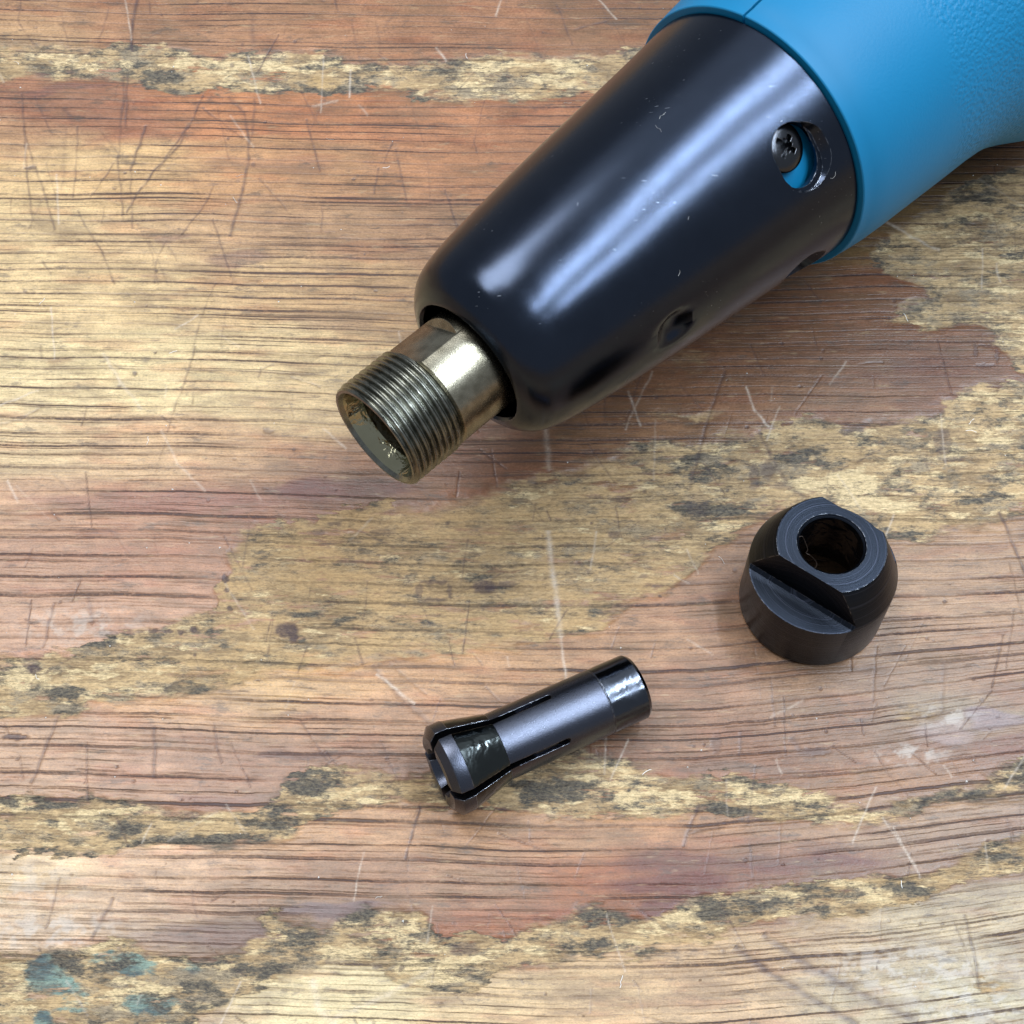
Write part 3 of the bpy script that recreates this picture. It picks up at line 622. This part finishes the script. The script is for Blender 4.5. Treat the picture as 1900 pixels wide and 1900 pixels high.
# dust and lint lying on the bench: far too many to count
bm = bmesh.new()
def speck(p, s):
    a = random.random()*6.3
    q = [p+Vector((s*math.cos(a+k*2.09)*random.uniform(.6, 1.3), s*math.sin(a+k*2.09)*random.uniform(.6, 1.3), 0)) for k in range(3)]+[p+Vector((0, 0, s*.8))]
    v = [bm.verts.new(x*MM) for x in q]
    for f in ((0, 1, 3), (1, 2, 3), (2, 0, 3), (0, 2, 1)): bm.faces.new([v[i] for i in f])
def fibre(pts, rad):
    rings = []
    for i, p in enumerate(pts):
        d = (pts[min(i+1, len(pts)-1)]-pts[max(i-1, 0)]).normalized(); a = d.orthogonal().normalized(); b = d.cross(a)
        rings.append([bm.verts.new((p+rad*(a*math.cos(k*2.0944)+b*math.sin(k*2.0944)))*MM) for k in range(3)])
    for r0, r1 in zip(rings, rings[1:]):
        for k in range(3): bm.faces.new((r0[k], r0[(k+1) % 3], r1[(k+1) % 3], r1[k]))
for i in range(150):
    speck(Vector((random.uniform(-95, 95), random.uniform(30, 212), 0.0)), random.choice([.09, .12, .12, .17]))
def on_cover(t_, ang, lift=0.06):
    o, ex, ey, en = Vector((t_, 0, 0)), Vector((1, 0, 0)), None, Vector((0, math.sin(R(ang)), math.cos(R(ang))))
    rr_ = float(np.interp(t_, [16.3, 17.6, 19.2, 21.5, 26, 38, 52, 60, 67.2], [10.75, 12.0, 12.75, 13.35, 14.1, 15.65, 17.1, 17.95, 18.85]))
    return (frame(Vector((-16.427, 97.013, 27.536)), Vector((0.71858, 0.69501, 0.02437))) @ (o+en*(rr_+lift)))
for i in range(9):
    t_, a_ = random.uniform(20, 66), random.uniform(-70, 45); pts = []; h_ = random.uniform(0, 6.3); L_ = random.choice([.15, .25, .45])
    for k in range(4):
        pts.append(on_cover(t_, a_)); h_ += random.uniform(-.9, .9); t_ += L_*math.cos(h_); a_ += L_*3.4*math.sin(h_)
    if max(p.z for p in pts) > 0 and 19 < t_ < 66.5: fibre(pts, .014)
for i in range(26):
    p = Vector((random.uniform(-90, 90), random.uniform(32, 205), 0.07)); a = random.random()*6.3; pts = []
    for k in range(5):
        pts.append(p.copy()); a += random.uniform(-.7, .7); p = p+Vector((math.cos(a), math.sin(a), 0))*random.uniform(.2, .5)
    fibre(pts, .035)
me_d = bm_mesh(bm, 'dust')
new_obj('dust', me_d, M_DUST, None, kind='stuff', label='white dust specks and lint scattered over the workbench')

# ================================================================== GRINDER
GA, GD = Vector((-16.427, 97.013, 27.536)), Vector((0.71858, 0.69501, 0.02437))
grinder = empty('die_grinder', (0.075, 0.185, 0), label='blue and black power grinder lying on the workbench with its bare threaded spindle', category='power tool')
GM = Matrix.Translation(-Vector(grinder.location)*1000) @ frame(GA, GD)

# --- nose cover
outer = smooth_profile([(15.35, 8.75), (15.55, 9.45), (16.3, 10.75), (17.6, 12.0), (19.2, 12.75), (21.5, 13.35), (26, 14.1), (38, 15.65), (52, 17.1), (60, 17.95), (67.2, 18.85)], 12)
inner = [(67.2, 17.3), (60, 16.5), (52, 15.6), (38, 14.1), (26, 12.6), (20, 11.4), (18, 10.4), (17, 9.4), (16.4, 8.7), (15.8, 8.45)]
cov = bm_mesh(revolve(outer+inner, 240), 'nose_cover')
for v in cov.vertices:                       # shallow pressed dimple low on the side
    r_ = math.hypot(v.co.y, v.co.z); a_ = math.atan2(v.co.y, v.co.z)
    if r_ > float(np.interp(v.co.x, [15, 17, 20, 26, 38, 67], [8.6, 10.4, 12.2, 13.4, 14.9, 18.1])):
        d_ = math.hypot(v.co.x-36.3, (a_-R(-83))*15.4)
        k_ = max(0.0, 1-(d_/3.0)**2); f_ = 1-1.15*k_*k_*(3-2*k_)/r_
        v.co.y *= f_; v.co.z *= f_
def radial_frame(t_, ang):
    a = R(ang); n = Vector((0, math.sin(a), math.cos(a))); tang = Vector((0, math.cos(a), -math.sin(a)))
    return Vector((t_, 0, 0)), Vector((1, 0, 0)), tang, n
def obround(t_, ang, ra, half, r0, r1, grow=0.0, ra0=None, n=40):
    """cutter across the wall: elongated round the tool, from radius r0 to r1, its outer end wider by grow"""
    o, ex, ey, en = radial_frame(t_, ang)
    def ring(rr, rad):
        pts = []
        for k_ in range(n):
            a = 2*math.pi*k_/n; off = half if math.sin(a) > 0 else -half
            pts.append(o+ex*rad*math.cos(a)+ey*(rad*math.sin(a)+off)+en*rr)
        return pts
    return prism(ring(r0, ra), ring(r1, ra+grow))
cuts = []
for ang in (-46, -111, 134):
    cuts.append(obround(60.1, ang, 3.25, 0.85, 8, 21))
    cuts.append(obround(60.6, ang-2.5, 3.2, 0.95, 17.3, 19.3, 1.3))
cov = boolean(cov, cuts)
new_obj('nose_cover', finish(cov, GM, 30), M_COVER, grinder)

# --- housing halves
hp = [(50, 14.0), (50, 15.6), (67.45, 15.6), (67.45, 19.60), (67.6, 19.75), (69.2, 19.92), (69.5, 20.03), (72, 20.36), (76, 20.65), (82, 20.95), (88, 21.25), (94, 21.5), (98, 21.85), (101, 22.4), (104, 23.3),
      (108, 24.9), (113, 27.2), (119, 29.3), (126, 30.4), (132, 30.72), (160, 31.4), (205, 32.5), (214, 31.0), (219, 26), (220, 18), (220, 4), (217, 4), (216, 18), (210, 28), (200, 29.8), (132, 28.2), (119, 26.6), (108, 22), (98, 19.4), (88, 18.8), (70, 17.8), (66, 14.0)]
SEAM = 10.0
for a0 in (SEAM+0.55, SEAM+180.55):
    me_h = bm_mesh(revolve(hp, 90, a0, a0+178.9), 'housing_half')
    at = me_h.attributes.new('along', 'FLOAT', 'POINT'); at.data.foreach_set('value', [v.co.x for v in me_h.vertices])
    new_obj('housing_half', finish(me_h, GM, 28), M_BLUE, grinder)
lp = [(51, 5.0), (51, 13.9), (65.9, 13.9), (70, 17.4), (88, 18.4), (98, 19.0), (106, 20.0), (110, 20.0), (110, 5.0)]
new_obj('inner_sleeve', finish(bm_mesh(revolve(lp, 72), 'inner_sleeve'), GM), M_INNER, grinder)

# --- screw in the slot
def screw_at(t_, ang):
    prof = [(0, 0.0), (0, 1.3), (2.2, 1.3), (2.2, 2.95)]
    o, ex, ey, en = radial_frame(t_, ang)
    dome = [(0.0, 3.25)]+[(1.15*math.sin(R(a))+0.75, 3.25*math.cos(R(a)*0.93)) for a in range(0, 91, 10)]
    loop = [(-0.1, 0.0), (-0.1, 3.25)]+[(h_, r_) for h_, r_ in dome[1:]]+[(1.9, 0.0)]
    sb = bm_mesh(revolve(loop, 48), 'screw')
    cutc = []
    for k_ in (0, 90):
        b = boxbm(0.95, 4, -1.55, 1.55, -0.36, 0.36)
        bmesh.ops.rotate(b, cent=(0, 0, 0), matrix=Matrix.Rotation(R(k_+32), 3, 'X'), verts=b.verts); cutc.append(b)
    b = boxbm(0.7, 4, -.75, .75, -.75, .75); bmesh.ops.rotate(b, cent=(0, 0, 0), matrix=Matrix.Rotation(R(32), 3, 'X'), verts=b.verts); cutc.append(b)
    sb = boolean(sb, cutc)
    M = Matrix.Identity(4)
    for i, v in enumerate((en, ex, en.cross(ex))):
        for k_ in range(3): M[k_][i] = v[k_]
    M.translation = o+en*15.55
    new_obj('screw', finish(sb, GM @ M, 30), M_SCREW, grinder)
screw_at(59.6, -40.5)

# --- spindle: neck with wrench flats, and the threaded end
neck_loop = [(8.0, 4.0), (8.0, 6.55), (8.5, 6.95), (17.5, 6.95), (17.5, 7.2), (40, 7.2), (40, 4.0)]
neck_loop = [(7.9, 4.6), (7.9, 6.3), (8.5, 7.1), (40, 7.1), (40, 4.4), (4.9, 4.4), (4.9, 4.75), (7.9, 4.75)]
nk = bm_mesh(revolve(neck_loop, 128), 'neck')
fc = []
for a in (30, -150):
    b = prism([(5, 6.22, -9), (14.2, 6.22, -9), (15.3, 7.4, -9), (15.3, 9, -9), (5, 9, -9)], [(5, 6.22, 9), (14.2, 6.22, 9), (15.3, 7.4, 9), (15.3, 9, 9), (5, 9, 9)])
    bmesh.ops.rotate(b, cent=(0, 0, 0), matrix=Matrix.Rotation(R(90-a), 3, 'X'), verts=b.verts)
    fc.append(b)
nk = boolean(nk, fc)
spindle = new_obj('spindle', finish(nk, GM, 30), M_SPINDLE, grinder)
def thread_mesh(t0, t1, r_max, depth, pitch, r_in, seg=96, per=10):
    bm = bmesh.new(); nx = int((t1-t0)/pitch*per); rows = []
    for j in range(seg):
        a = 2*math.pi*j/seg; row = []
        for i in range(nx+1):
            x = t0+(t1-t0)*i/nx
            ph = ((x/pitch-a/(2*math.pi)) % 1.0); tri = abs(ph*2-1)
            prof_ = min(1.0, max(0.0, tri*1.30-0.10)); prof_ = prof_*prof_*(3-2*prof_)
            rr = r_max-depth*(1-prof_)
            e_ = min(1.0, (x-t0)/0.5); rr = min(rr, r_max-0.35*(1-e_))
            e_ = min(1.0, (t1-x)/0.4); rr = min(rr, r_max-0.60*(1-e_))
            row.append(bm.verts.new((x, rr*math.sin(a), rr*math.cos(a))))
        # bore: lip, oily taper, deep dark hole
        for (x, rr) in [(t0, 6.60), (t0+0.5, 6.25), (t0+2.6, 5.15), (t0+4.2, 4.80), (t0+4.4, 4.75)][::1]:
            row.append(bm.verts.new((x, rr*math.sin(a), rr*math.cos(a))))
        rows.append(row)
    nn = nx+1
    for j in range(seg):
        A_, B_ = rows[j], rows[(j+1) % seg]
        for i in range(nx): bm.faces.new((A_[i], A_[i+1], B_[i+1], B_[i]))
        chain = [0, nn, nn+1, nn+2, nn+3, nn+4]
        for p, q in zip(chain, chain[1:]):
            f = bm.faces.new((A_[q], A_[p], B_[p], B_[q]))
    bmesh.ops.recalc_face_normals(bm, faces=bm.faces)
    return bm_mesh(bm, 'threaded_end')
th = thread_mesh(0.0, 8.15, 7.35, 0.55, 0.92, 5.5)
bore = split_faces(th, lambda c_, f: c_.x > 0.1 and math.hypot(c_.y, c_.z) < 6.30, 'spindle_bore')
for p_ in th.polygons: p_.use_smooth = True
new_obj('threaded_end', finish(th, GM, 50), M_THREAD, spindle)
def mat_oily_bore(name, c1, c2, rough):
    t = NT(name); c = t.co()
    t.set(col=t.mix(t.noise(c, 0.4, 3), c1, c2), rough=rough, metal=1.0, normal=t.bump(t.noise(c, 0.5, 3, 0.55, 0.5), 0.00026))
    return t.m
finish(bore, GM, 50)
binv = (Matrix.Scale(MM, 4) @ GM).inverted()
new_obj('taper_bore', bore, [mat_oily_bore('oily_taper_steel', (0.42, 0.40, 0.28), (0.30, 0.28, 0.18), 0.13), mat_oily_bore('shaded_bore_steel', (0.055, 0.05, 0.03), (0.035, 0.03, 0.02), 0.25)], spindle)  # deep part is the same steel darkened, its shade put into the colour
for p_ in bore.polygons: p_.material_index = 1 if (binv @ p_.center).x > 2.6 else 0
new_obj('end_plug', finish(bm_mesh(revolve([(15, 0), (15, 4.5), (16, 4.5), (16, 0)], 48), 'end_plug'), GM), M_INNER, spindle)

# ================================================================== COLLET NUT
NX, NY = 39.678, 88.875
nut = empty('collet_nut', (NX*MM, NY*MM, 0), label='squat black steel nut standing on the bench, round hole up, two wrench flats', category='nut')
NR, NRT, NH, NHS, ND, NRB = 9.5, 6.90, 15.58, 9.53, 5.26, 3.92
tp_loop = [(0.0, 8.9), (0.35, 9.42), (0.6, 9.5), (NHS, 9.5), (NHS+0.25, 9.42), (NH-0.12, NRT+0.03), (NH, NRT-0.08), (NH, NRB+0.42), (NH-0.4, NRB+0.05), (NH-3.2, NRB-0.05), (NH-7.2, NRB-0.1), (NH-8.0, 6.4), (2.0, 6.55), (0.0, 7.3)]
nm_ = revolve(tp_loop, 144)
bmesh.ops.rotate(nm_, cent=(0, 0, 0), matrix=Matrix.Rotation(R(-90), 3, 'Y'), verts=nm_.verts)       # axis x -> z
nme = bm_mesh(nm_, 'body')
phi = -0.6411
ncut = []
for sgn in (1, -1):
    o1 = [(-12, sgn*ND, NHS+0.55), (-12, sgn*(ND+0.5), NHS+0.10), (-12, sgn*(ND+0.95), NHS), (-12, sgn*14, NHS), (-12, sgn*14, 20), (-12, sgn*ND, 20)]
    b = prism(o1, [(12, y_, z_) for _, y_, z_ in o1])
    bmesh.ops.rotate(b, cent=(0, 0, 0), matrix=Matrix.Rotation(phi, 3, 'Z'), verts=b.verts); ncut.append(b)
nme = boolean(nme, ncut)
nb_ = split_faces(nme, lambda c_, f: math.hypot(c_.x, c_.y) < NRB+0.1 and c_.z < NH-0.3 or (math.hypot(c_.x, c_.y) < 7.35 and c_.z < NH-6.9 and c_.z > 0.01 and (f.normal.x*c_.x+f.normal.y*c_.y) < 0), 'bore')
new_obj('body', finish(nme, Matrix.Identity(4), 25), M_NUT, nut)
new_obj('bore', finish(nb_, Matrix.Identity(4), 25), M_BORE, nut)
# a hair caught in the bore
bm = bmesh.new()
hp_ = [(-3.9, 1.1, 15.4), (-3.4, 1.25, 15.2), (-3.0, .5, 14.7), (-2.8, -.2, 14.4), (-3.1, -.7, 14.5), (-2.6, -1.1, 14.6), (-2.2, -1.9, 14.9), (-2.1, -2.7, 15.3), (-2.35, -3.3, 15.64), (-2.6, -3.6, 15.66)]
hs_ = [Vector(p)+Vector((NX, NY, 0)) for p in smooth_profile(hp_, 4)]
fibre(hs_, 0.02)
new_obj('hair', bm_mesh(bm, 'hair'), M_HAIR, None, label='thin brown hair caught in the hole of the black nut', category='hair')

# ================================================================== COLLET
CA, CD = Vector((-7.2966, 63.6926, 5.79)), Vector((0.89538, 0.44127, -0.0597))
collet = empty('collet', (0.004, 0.0692, 0), label='dark steel split collet with flared oily head lying on the workbench', category='collet')
CM = Matrix.Translation(-Vector(collet.location)*1000) @ frame(CA, CD)
cl_loop = [(-1.95, 4.65), (-1.15, 5.72), (-1.0, 5.76), (0.45, 5.76), (0.52, 5.70), (5.75, 4.42), (5.85, 4.30), (20.0, 4.28), (20.12, 4.20), (20.24, 4.28), (25.0, 4.27), (25.45, 3.95), (25.45, 3.4), (9.6, 3.6), (9.3, 2.3), (0.6, 2.3), (-1.95, 3.2)]
cm_ = bm_mesh(revolve(cl_loop, 144), 'collet')
sl = []
for a in (24.5, 114.5, 204.5, -60.5):
    o, ex, ey, en = radial_frame(0, a)
    w0, w1, xe = 0.62, 0.40, 14.0
    pts2 = [(-4, w0), (-4, -w0), (2, -w0*0.85), (7, -w1), (xe-w1, -w1)]+[(xe-w1+w1*math.cos(q), w1*math.sin(q)) for q in np.linspace(-1.2, 1.2, 7)]+[(xe-w1, w1), (7, w1), (2, w0*0.85)]
    sl.append(prism([ex*p+ey*q+en*1.2 for p, q in pts2], [ex*p+ey*q+en*9 for p, q in pts2]))
cm_ = boolean(cm_, sl)
hd = split_faces(cm_, lambda c_, f: c_.x < 5.80, 'head')
finish(hd, CM, 25); finish(cm_, CM, 25)
inv = (Matrix.Scale(MM, 4) @ CM).inverted()
ho = new_obj('head', hd, [M_COLLET, M_OILY], collet)
bo = new_obj('barrel', cm_, [M_COLLET, M_TAIL], collet)
for p_ in hd.polygons: p_.material_index = 1 if 0.50 < (inv @ p_.center).x < 5.8 and (inv @ p_.center).yz.length > 4.25 else 0
for p_ in cm_.polygons: p_.material_index = 1 if (inv @ p_.center).x > 20.2 else 0
